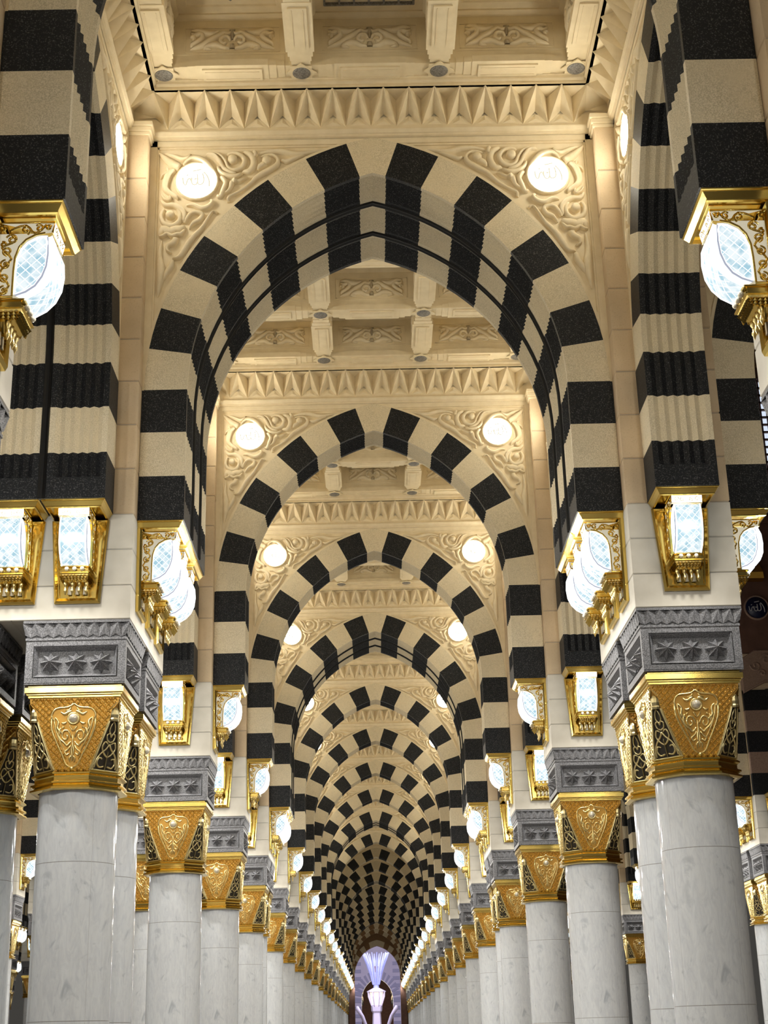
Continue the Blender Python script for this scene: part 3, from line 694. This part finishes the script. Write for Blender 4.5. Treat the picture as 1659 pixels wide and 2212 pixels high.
def cornice_mesh():
    b = MB(); W = 2.6875
    for n in range(4):
        r4 = rot4(n)
        def mp(u, d, z): return r4(u, W - d, z)
        frieze(b, mp, 8, .2857, 11.30, 11.46, 11.64, .020, .275, CARVE, (W, 11.56))
        pf = [(0, 11.16), (.03, 11.165), (.03, 11.19), (.045, 11.195), (.06, 11.235), (.06, 11.25), (.012, 11.265), (.012, 11.42)]
        b.grid([[mp(-W + d, d, z), mp(W - d, d, z)] for d, z in pf], CARVE)
        pf = [(.24, 11.64), (.275, 11.64), (.275, 11.665), (.262, 11.672), (.262, 11.69), (.29, 11.71), (.29, 11.745), (.30, 11.75), (.30, 11.80), (.0, 11.80)]
        b.grid([[mp(-W + d, d, z), mp(W - d, d, z)] for d, z in pf], CARVE)
    return b.mesh('cornice')
CEIL, CORN = ceiling_mesh(), cornice_mesh()
def bay(cx, cy, rich, label):
    c = put('ceiling', CEIL, (cx, cy, 0)); tag(c, kind='structure', label=label)
    put('cornice', CORN, parent=c)
    if rich:
        for gx in (-2.295, -.765, .765, 2.295):
            for gy in (-2.295, -.765, .765, 2.295): put('boss', BOSS, (gx, gy, ZB - .012), parent=c)
        for x in (-1.53, 0, 1.53):
            for y in (-1.53, 0, 1.53):
                put('carved_panel', PANEL, (x, y + .663, 12.13), 0, c)
                if rich > 1:
                    put('carved_panel', PANEL, (x - .663, y, 12.13), math.pi / 2, c); put('carved_panel', PANEL, (x + .663, y, 12.13), -math.pi / 2, c); put('carved_panel', PANEL, (x, y - .663, 12.13), math.pi, c)
    return c

# ---------------------------------------------------------------- assembly
XR, XL, XL2 = 3.0, -3.0, -3.0 - J
XRO, XLO = 9.0, -9.0 - J
fl = MB(); fl.face([(-40, -12, 0), (40, -12, 0), (40, 240, 0), (-40, 240, 0)], FLOORM); tag(fl.build('floor'), kind='structure', label='carpeted floor of the prayer hall')

def Yc(k): return Y(k) + T1 / 2
def pos(k): return NUM[k] if k >= 0 else 'hindmost'
def pier(x, y, ex, label, group):
    return tag(put('stone_pier', pier_mesh(tuple(round(e, 4) for e in ex)), (x, y, 0)), label, 'pier', group, 'thing')

def cluster(row, x, k, full, xdouble=None, lanterns='nfab', lights=True, cols=True):
    """the columns, pier stones and lanterns standing at one crossing; xdouble = second column line"""
    dy = [0.] + ([J] if k in JOINTS else [])
    xs = [x] + ([xdouble] if xdouble is not None else [])
    for j, d in enumerate(dy):
        for i, xx in enumerate(xs):
            e = [-HP, HP, -HP, HP]
            if len(dy) == 2: e[3 if j == 0 else 2] = J / 2 if j == 0 else -J / 2
            if len(xs) == 2:
                s_ = 1 if xs[1] > xs[0] else -1; a = (1 if i == 0 else -1) * s_
                e[1 if a > 0 else 0] = J / 2 * a
            w1 = '' if len(dy) == 1 else ('front ' if j == 0 else 'rear ')
            w2 = '' if len(xs) == 1 else ('nave-side ' if i == 0 else 'aisle-side ')
            if cols: column(xx, Yc(k) + d, f'white marble {w1}{w2}column under the {NUM[k]} pier of the {row}', f'marble columns of the {row}', full)
            pier(xx, Yc(k) + d, e, f'pale stone {w1}{w2}pier block above the {NUM[k]} capital of the {row}', f'pier blocks of the {row}')
    xm = sum(xs) / len(xs); hx = (max(xs) - min(xs)) / 2 + HP; y0 = Yc(k) - HP; y1 = Yc(k) + dy[-1] + HP; ym = (y0 + y1) / 2
    ys = [ym] if len(dy) == 1 else [ym - J / 2, ym, ym + J / 2]; yw = ['only'] if len(dy) == 1 else ['front', 'middle', 'rear']
    xx_ = [xm] if len(xs) == 1 else [xs[0], xm, xs[1]]; xw = ['only'] if len(xs) == 1 else ['nave-end', 'middle', 'aisle-end']
    nav = -1 if x > 0 else 1
    g = f'gold wall lanterns of the {row}'
    def lab(w_, side): return f'gold wall lantern{"" if w_ == "only" else ", " + w_ + " of three"}, {side} face of the {NUM[k]} pier, {row}'
    if 'n' in lanterns:
        for yy, w_ in zip(ys, yw): lantern(xm + nav * hx, yy, nav * math.pi / 2, lab(w_, 'nave'), g, full, lights)
    if 'a' in lanterns:
        for yy, w_ in zip(ys, yw): lantern(xm - nav * hx, yy, -nav * math.pi / 2, lab(w_, 'aisle'), g, full, lights)
    if 'f' in lanterns:
        for q, w_ in zip(xx_, xw): lantern(q, y0, 0, lab(w_, 'front'), g, full, lights)
    if 'b' in lanterns:
        for q, w_ in zip(xx_, xw): lantern(q, y1, math.pi, lab(w_, 'rear'), g, full, lights)

def arch(x, y, rz, T, label, group, low=False, me=None):
    r = put('stone_arch', me or (A1L if low else (A2 if T > 1 else A1)), (x, y, 0), rz); tag(r, label, 'arch', group, 'thing')
    if not low: put('spandrel', SP2 if T > 1 else SP1, parent=r)
    if T > 1 and not low:
        for s_ in STR: put('joint_strip', s_, parent=r)
    return r
def lamps(x, y, rz, T, faces, label):
    for f in faces:
        for s_ in (-1, 1):
            lx, ly = s_ * 1.958, f * (T / 2 - .045); c, q = math.cos(rz), math.sin(rz)
            word = label.format(side={(-1, -1): 'left front', (-1, 1): 'right front', (1, -1): 'left rear', (1, 1): 'right rear'}[(f, s_)])
            round_lamp((x + c * lx - q * ly, y + q * lx + c * ly, 10.645), rz + (0 if f < 0 else math.pi), word)

# nave rows
for k in KS:
    full = k <= 5
    cluster('right row', XR, k, full, None, 'nf' + ('b' if k <= 4 else '') + ('a' if k <= 7 else ''), True)
    cluster('left row', XL, k, full, XL2, 'nf' + ('b' if k <= 4 else '') + ('a' if k <= 7 else ''), True)
    T = thick(k); yc = Y(k) + T / 2
    arch(0, yc, 0, T, f'black and cream striped arch spanning the nave, {NUM[k]} from the camera', 'striped arches across the nave', me=arch_mesh(T, True) if k >= 19 else None)
    if k <= 18: lamps(0, yc, 0, T, [-1] + ([1] if k <= 8 else []), 'glowing round lamp, {side} spandrel of the ' + NUM[k] + ' nave arch')
for k in KS[:-1]:
    ym = (Y(k) + thick(k) + Y(k + 1)) / 2
    arch(XR, ym, math.pi / 2, T1, f'striped arch along the right row between the {NUM[k]} and {NUM[k + 1]} piers', 'striped arches along the right row', low=k > 12, me=A1 if k > 12 else None)
    arch((XL + XL2) / 2, ym, math.pi / 2, T2, f'wide striped arch along the left row between the {NUM[k]} and {NUM[k + 1]} piers', 'striped arches along the left row', low=k > 12, me=A2 if k > 12 else None)
    if k <= 9:
        lamps(XR, ym, math.pi / 2, T1, [1], 'glowing round lamp, {side} spandrel of the right row arch after the ' + NUM[k] + ' pier')
        lamps((XL + XL2) / 2, ym, math.pi / 2, T2, [-1], 'glowing round lamp, {side} spandrel of the left row arch after the ' + NUM[k] + ' pier')
    if k <= 13: bay(0, ym, 2 if k <= 1 else (1 if k <= 3 else 0), f'coffered stone ceiling of the nave bay after the {NUM[k]} arch')
lid = MB(); lid.box(-3, 3, Y(14), Y(20) + 1, 11.82, 12.1, COFFER); tag(lid.build('ceiling'), kind='structure', label='ceiling over the far end of the nave')

# bay behind the camera
bay(0, Y(0) - 2.69, 0, 'coffered ceiling over the camera')
yb = Y(-1) + T1 / 2
arch(0, yb, 0, T1, 'striped arch across the nave almost above the camera', 'striped arches across the nave')
lamps(0, yb, 0, T1, [1], 'glowing round lamp, {side} spandrel of the arch above the camera')
for x, w_ in ((XR, 'right'), (XL, 'left')):
    column(x, yb, f'white marble column beside the camera, {w_} row', 'marble columns beside the camera', False)
    pier(x, yb, [-HP, HP, -HP, HP], f'pale stone pier block beside the camera, {w_} row', 'pier blocks beside the camera')
    lantern(x, yb + HP, math.pi, f'gold wall lantern on the far face of the {w_} pier beside the camera', 'gold wall lanterns beside the camera', False)
    arch(x, (yb + Y(0) + T1 / 2) / 2, math.pi / 2, T1, f'striped arch along the {w_} row beside the camera', 'striped arches beside the camera')
    lamps(x, (yb + Y(0) + T1 / 2) / 2, math.pi / 2, T1, [1 if x > 0 else -1], 'glowing round lamp, {side} spandrel of the ' + w_ + ' arch beside the camera')

# left aisle
for k in range(0, 12):
    yc = Y(k) + thick(k) / 2; xa = (XL2 + XLO) / 2
    arch(xa, yc, 0, thick(k), f'striped arch across the left aisle, {NUM[k]} from the camera', 'striped arches across the left aisle')
    if k >= 2: cluster('outer left row', XLO, k, False, None, 'nf', k <= 8)
    if k < 11:
        ym = (Y(k) + thick(k) + Y(k + 1)) / 2
        bay(xa, ym, 0, f'coffered ceiling of the left aisle bay after the {NUM[k]} arch')
        if k >= 1: arch(XLO, ym, math.pi / 2, T1, f'striped arch along the outer left row after the {NUM[k]} pier', 'striped arches along the outer left row')
        if k <= 6: lamps(xa, yc, 0, thick(k), [1], 'glowing round lamp, {side} spandrel of the ' + NUM[k] + ' left aisle arch')
for xo, k0, k1, w_ in ((XLO - 6, 5, 12, 'third'), (XLO - 12, 7, 14, 'fourth')):
    for k in range(k0, k1):
        cluster(f'{w_} left row', xo, k, False, None, 'nf', k <= k0 + 2)
        ym = (Y(k) + thick(k) + Y(k + 1)) / 2
        arch(xo, ym, math.pi / 2, T1, f'striped arch along the {w_} left row after the {NUM[k]} pier', f'striped arches along the {w_} left row')
        arch(xo + 3, Y(k) + thick(k) / 2, 0, thick(k), f'striped arch between the {w_} left row and the row before it at the {NUM[k]} pier', f'striped arches beside the {w_} left row')
wl = MB(); wl.box(-34.6, -34.3, -12, 136, 0, 12.6, SAND); wl.box(-34.3, XLO - .3, -12, 136, 11.9, 12.1, COFFER); tag(wl.build('wall_left'), kind='structure', label='plain sandstone wall beyond the left aisles')

# right aisle: one bay, then the tall domed hall, then the aisle again
for k in (0, 1, 4, 5, 6, 7, 8, 9, 10, 11):
    yc = Y(k) + thick(k) / 2
    arch(6, yc, 0, thick(k), f'striped arch across the right aisle at the {NUM[k]} pier', 'striped arches across the right aisle')
    if k >= 4: cluster('outer right row', XRO, k, False, None, 'nf', k <= 8)
    if k in (0, 4, 5, 6, 7, 8, 9, 10):
        ym = (Y(k) + thick(k) + Y(k + 1)) / 2
        bay(6, ym, 0, f'coffered ceiling of the right aisle bay after the {NUM[k]} arch')
        if k: arch(XRO, ym, math.pi / 2, T1, f'striped arch along the outer right row after the {NUM[k]} pier', 'striped arches along the outer right row')
lamps(6, Y(0) + T1 / 2, 0, T1, [1], 'glowing round lamp, {side} spandrel of the right aisle arch beside the camera')

def hall():
    yw = Y(4) - .21
    b = MB(); b.box(3.35, 8.45, yw + .3, yw + .5, 11.2, 18.2, BROWN); b.box(8.45, 9.66, yw - .09, yw + .5, 9.9, 13.2, BROWN); b.box(8.45, 24, yw + .10, yw + .5, 13.2, 14.0, BROWN)
    b.box(9.55, 24, yw + .05, yw + .5, 6.64, 13.2, BROWN)
    for x0, x1, z0, z1 in ((3.35, 8.92, 14, 18.2), (9.95, 24, 14, 18.2), (8.92, 9.95, 17.0, 18.2)): b.box(x0, x1, yw + .10, yw + .5, z0, z1, BROWN)
    for z, d in ((12.72, .10), (12.80, .16), (12.95, .22), (13.08, .26), (13.2, .20)): b.box(3.35, 24, yw + .1 - d, yw + .12, z, z + .10, BROWN)
    for z, d in ((17.3, .1), (17.45, .2), (17.7, .3)): b.box(3.35, 24, yw + .1 - d, yw + .12, z, z + .12, BRONZE)
    tag(b.build('wall_back'), kind='structure', label='dark brown stone wall of the domed hall')
    b = MB(); b.box(3.31, 24, Y(1) + T2 + .05, yw + .1, 18.2, 18.5, BRONZE)
    for x in range(4, 24, 2): b.box(x - .12, x + .12, Y(1) + T2, yw, 17.95, 18.2, BROWN)
    tag(b.build('ceiling'), kind='structure', label='dark gilded ceiling of the domed hall')
    b = MB(); b.box(24, 24.3, Y(1), yw + .5, 0, 18.5, BROWN); b.box(3.29, 3.31, Y(1) + T2, yw, 11.4, 18.5, BROWN); b.box(9.4, 24, Y(1) - .1, Y(1) + .3, 0, 18.5, SAND); b.box(3.3, 24, Y(1) + .3, Y(1) + T2, 11.9, 18.5, BROWN)
    tag(b.build('wall_right'), kind='structure', label='side walls of the domed hall beyond the right row')
    # striped and carved pier facing
    f = MB(); x0, xm, x1 = 8.47, 8.98, 9.62; z = 6.64; n = 0
    while z < 9.0:
        m = BLACK if n % 2 == 0 else HALLDIM
        f.box(x0, xm, yw - .02, yw + .1, z, z + .48, m); f.box(xm, x1, yw - .10, yw + .1, z, z + .48, m)
        if n % 2:
            mp = lambda u, v, h, z=z: (9.30 + u, yw - .10 - h, z + .24 + v)
            f.ribbon([(-.27, -.19), (.27, -.19), (.27, .19), (-.27, .19), (-.27, -.19)], [.012] * 5, .015, mp, HALLDIM, 1)
            for s_ in (1, -1): q = spiral(s_ * .13, -.03, .10, .5, s_ * 1.3); f.ribbon(q, [.02] * len(q), .02, mp, HALLDIM, 2)
        z += .48; n += 1
    tag(f.build('striped_facing'), 'black and dim-toned cream striped pier facing with carved panels in the domed hall', 'pier facing', kind='thing')
    f = MB(); P = [(8.47, 8.95), (9.0, 9.2), (9.62, 9.2), (9.62, 9.95), (8.80, 9.95), (8.47, 9.75)]
    f.prism(P, yw - .14, yw + .1, lambda u, v, h: (u, h, v), HALLDIM)
    mp = lambda u, v, h: (u, yw - .14 - h, v)
    for cx in (9.22,):
        for s_ in (1, -1):
            for c_, r_, t_ in (((.17, 9.72), .14, 1.3), ((.42, 9.58), .13, -1.2), ((.28, 9.40), .09, 1.1)):
                q = spiral(cx + s_ * c_[0], c_[1], r_, 1.5 - s_ * 1.5, s_ * t_); f.ribbon(q, [.022] * len(q), .025, mp, HALLDIM, 2)
            f.ribbon([(cx, 9.90), (cx + s_ * .05, 9.7), (cx + s_ * .02, 9.5), (cx, 9.3)], [.02, .03, .03, .01], .03, mp, HALLDIM, 3)
    f.ribbon([(8.50, 8.98), (9.0, 9.23), (9.62, 9.23)], [.02] * 3, .02, mp, HALLDIM, 1); f.ribbon([(8.50, 9.74), (8.80, 9.92), (9.62, 9.92)], [.02] * 3, .02, mp, HALLDIM, 1)
    tag(f.build('carved_frieze'), 'dim-toned cream carved stone frieze above the striped facing in the domed hall', 'carving', kind='thing')
    # roundel
    NAVY = mat('navy_enamel', (.006, .012, .05), .3); WH = mat('silver_script', (.5, .5, .52), .5)
    mp = lambda u, v, h: (8.985 + u, yw - .09 - h, 10.98 + v)
    b = MB(); b.disc(mp, 0, 0, .30, ((1, 0), (1, .05), (.9, .06), (.86, .035), (.0, .035)), HALLDIM, 32); r = b.build('wall_roundel')
    tag(r, 'small dark blue roundel with silver script on the brown wall', 'roundel', kind='thing')
    b = MB(); b.disc(mp, 0, 0, .26, ((1, .034), (1, .042), (.1, .042)), NAVY, 32); b.build('enamel_disc', r)
    b = MB(); k = .262 / 190
    for s_ in SCR: b.ribbon([((p[0] - 335) * k, (975 - p[1]) * k) for p in s_], [.011] * len(s_), .006, lambda u, v, h: mp(u, v, .041 + h), WH, 3)
    b.build('script_lettering', r)
    # unlit sconce above it
    b = MB(); X, Zt = 8.98, 12.45
    b.loft([[(X - w_, yw + .02 - d, z) for w_ in ()] for z in ()] or [[(X - w_, yw - .09, z), (X + w_, yw - .09, z), (X + w_, yw - .11 - d, z), (X - w_, yw - .11 - d, z)] for w_, d, z in ((.22, .03, 11.62), (.22, .16, 11.66), (.20, .20, 11.80), (.13, .22, 11.98), (.13, .05, 12.0), (.13, .05, 12.12))], GOLD)
    b.box(X - .16, X + .16, yw - .36, yw - .09, 12.20, 12.36, GOLD, .02); b.box(X - .15, X - .13, yw - .3, yw - .1, 12.1, 12.22, GOLD); b.box(X + .13, X + .15, yw - .3, yw - .1, 12.1, 12.22, GOLD)
    tag(b.build('wall_sconce'), 'small unlit gold sconce on the brown wall above the blue roundel', 'sconce', kind='thing')
    # stained window
    SG = mat('stained_glass', (.5, .6, .7), .2, emit=(.75, .85, 1.), es=.9, sample=False)
    fr = mat('window_stone', (.16, .09, .075), .7)
    b = MB(); b.box(8.92, 9.95, yw + .30, yw + .34, 14.0, 17.0, SG); wd = b.build('window_1'); tag(wd, kind='structure', label='stained glass window high in the brown wall')
    b = MB()
    for i in range(7): b.box(8.92 + i * .165 - .02, 8.92 + i * .165 + .02, yw + .22, yw + .29, 14.0, 17.0, fr)
    for j in range(16): b.box(8.92, 9.95, yw + .22, yw + .29, 14 + j * .2 - .02, 14.02 + j * .2, fr)
    b.box(8.88, 8.95, yw + .05, yw + .3, 14, 17, fr)
    b.build('window_tracery', wd)
hall()

# ---------------------------------------------------------------- portal and courtyard at the far end
def pointed(hw, a, zs, n=14):
    r = hw + a; t = math.acos(a / r); return [(r * math.cos(t * i / n) - a, zs + r * math.sin(t * i / n)) for i in range(n + 1)]
def holed_wall(name, y0, y1, hw, a, zs, W, H, m, stripe=None):
    b = MB(); P = pointed(hw, a, zs)
    for sx in (1, -1):
        rows = [(hw, z) for z in [zs * i / 12 for i in range(12)]] + P
        for yy in (y0, y1):
            b.grid([[(sx * x, yy, z), (sx * W, yy, z if i < len(rows) - 1 else z)] for i, (x, z) in enumerate(rows)], m)
            b.face([(0, yy, P[-1][1]), (sx * W, yy, P[-1][1]), (sx * W, yy, H), (0, yy, H)], m)
        b.grid([[(sx * x, y0, z), (sx * x, y1, z)] for x, z in rows], m)
    return b.build(name)
ye = Y(20) + T1 + .3
tag(holed_wall('wall_far', ye, ye + .8, 2.02, .6, 7.1, 14, 16, BRONZE), kind='structure', label='end wall of the nave with a pointed doorway')
vb = MB()
for sx in (1, -1):
    P0, P1 = pointed(2.02, .6, 7.1, 17), pointed(2.50, .6, 7.1, 17)
    for i in range(17): vb.loft([[(sx * q[0], yy, q[1]) for q in (P0[i], P1[i], P1[i + 1], P0[i + 1])] for yy in (ye - .04, ye + .01)], CREAM if i % 4 > 1 or i == 16 else BRONZE)
vb.build('doorway_voussoirs', bpy.data.objects['wall_far'])
jb = MB()
for s_ in (1, -1): jb.box(*sorted((s_ * 2.02, s_ * 2.55)), ye - .35, ye, 0, 6.3, BROWN, .03)
tag(jb.build('trim_1'), kind='structure', label='dark brown door jambs at the end of the nave')
LIL = mat('lilac_lit_marble', (.72, .70, .76), .5); noise_mix(LIL, .5, (.66, .64, .72), (.80, .77, .84), .3, .7, 3)  # white marble, the court's lilac light tinted into its colour
LILG = mat('courtyard_grey_block', (.42, .43, .55), .5)
fac = holed_wall('wall_courtyard', 195, 196, 2.0, .75, 6.6, 16, 17, LIL); tag(fac, kind='structure', label='pale courtyard front across the open court')
b = MB()
for sx in (1, -1):
    for i in range(13): b.box(*sorted((sx * 2.02, sx * 2.9)), 194.9, 195, i * .9, i * .9 + .42, LILG)
    P0, P1 = pointed(2.02, .75, 6.6, 16), pointed(3.0, .75, 6.6, 16)
    for i in range(0, 15, 2): b.loft([[(sx * q[0], yy, q[1]) for q in (P0[i], P1[i], P1[i + 1], P0[i + 1])] for yy in (194.88, 195)], LILG)
b.build('grey_voussoirs', fac)
for i in range(5): arch(0, 199 + i * 6, 0, T1, f'striped arch in the hall across the courtyard, {NUM[i]} of them', 'striped arches across the courtyard', me=A1)
b = MB(); b.box(-8, 8, 226, 226.3, 0, 14, BROWN); b.box(-8, 8, 196, 226, 12, 12.3, BROWN); b.box(-3.2, -2.7, 196, 226, 0, 12, BROWN); b.box(2.7, 3.2, 196, 226, 0, 12, BROWN); tag(b.build('wall_hall'), kind='structure', label='dark hall across the courtyard')
# parasol mast
BLU = mat('blue_lit_fabric', (.36, .42, .68), .5); WHT = mat('white_post', (.60, .58, .62), .4); COP = mat('copper', (.65, .28, .18), .35, .6)
ux, uy = -.12, 160
b = MB(); b.revolve([(.55, 0), (.55, 2.5), (.48, 3.0), (.42, 4.4), (.55, 4.6), (.60, 5.0), (.60, 5.2)], WHT, 8, c=(ux, uy), smooth=False); um = b.build('courtyard_parasol')
tag(um, 'folded blue and white courtyard parasol mast seen through the far doorway', 'parasol', kind='thing')
b = MB(); b.revolve([(.30, 6.5), (.28, 7.6), (.34, 8.0), (.62, 8.3), (.60, 8.4), (.2, 8.5)], BLU, 12, c=(ux, uy)); b.build('mast', um)
for i in range(16):
    t = 2 * math.pi * i / 16 + .1; c, s_ = math.cos(t), math.sin(t); b = MB()
    rows = []
    for r_, z, w_ in ((.28, 7.2, .05), (.55, 8.2, .10), (.95, 9.3, .12), (1.35, 10.4, .05)):
        rows.append([(ux + r_ * c - w_ * s_, uy + r_ * s_ + w_ * c, z), (ux + (r_ + .1) * c, uy + (r_ + .1) * s_, z), (ux + r_ * c + w_ * s_, uy + r_ * s_ - w_ * c, z), (ux + (r_ - .08) * c, uy + (r_ - .08) * s_, z)])
    b.loft(rows, BLU); b.build('folded_rib', um)
b = MB(); b.revolve([(.05, 7.85), (.22, 8.9), (.26, 9.0), (.1, 9.05)], COP, 8, c=(ux, uy - .45), smooth=False); b.build('copper_cup', um)
b = MB(); b.revolve([(.30, 6.9), (1.0, 6.55), (1.0, 6.48), (.85, 6.45)], WHT, 8, c=(ux, uy), smooth=False); b.build('lantern_roof', um)
b = MB(); b.revolve([(.72, 6.45), (.52, 5.2)], mat('court_lamp_glass', (1, .9, .8), .3, emit=(1, .82, .70), es=.9, sample=False), 8, c=(ux, uy), smooth=False); b.build('lantern_glass', um)
for i in range(8):
    t = math.pi / 8 + math.pi / 4 * i; b = MB(); mp = lambda u, v, h: (ux + u * math.cos(t) - h * math.sin(t), uy + u * math.sin(t) + h * math.cos(t), v)
    b.prism([(.80, 6.5), (.98, 6.5), (.95, 6.0), (.62, 5.1), (.5, 5.1)], -.05, .05, mp, WHT); b.build('lantern_rib', um)
for s_, w_ in ((-1, 'left'), (1, 'right')):
    b = MB(); rows = []
    for x, z, r_ in ((1.9, 4.9, .10), (1.85, 4.6, .24), (1.45, 4.0, .20), (.9, 2.6, .16), (.8, 0, .16)):
        rows.append([(s_ * x - .1 + r_ * math.cos(q * math.pi / 4), 150 + r_ * math.sin(q * math.pi / 4), z) for q in range(8)])
    b.loft(rows, WHT, smooth=True); tag(b.build('courtyard_light_post'), f'white curved light post in the courtyard on the {w_} of the parasol mast', 'light post', 'white courtyard light posts', 'thing')
ld = bpy.data.lights.new('courtyard_lilac_light', 'AREA'); ld.energy = 9000; ld.color = (.80, .72, 1.); ld.size = 14  # unseen area light added to wash the court in lilac
lo = bpy.data.objects.new('courtyard_lilac_light', ld); col.objects.link(lo); lo.location = (0, 150, 17); lo.rotation_euler = (R(50), 0, 0)

hl = bpy.data.lights.new('hall_fill_light', 'POINT'); hl.energy = 900; hl.color = (1, .9, .75); hl.shadow_soft_size = .3  # fill lights added to lift the dark hall, no fixture there
for y in (202, 214):
    o = bpy.data.objects.new('hall_fill_light', hl); col.objects.link(o); o.location = (0, y, 6.5)
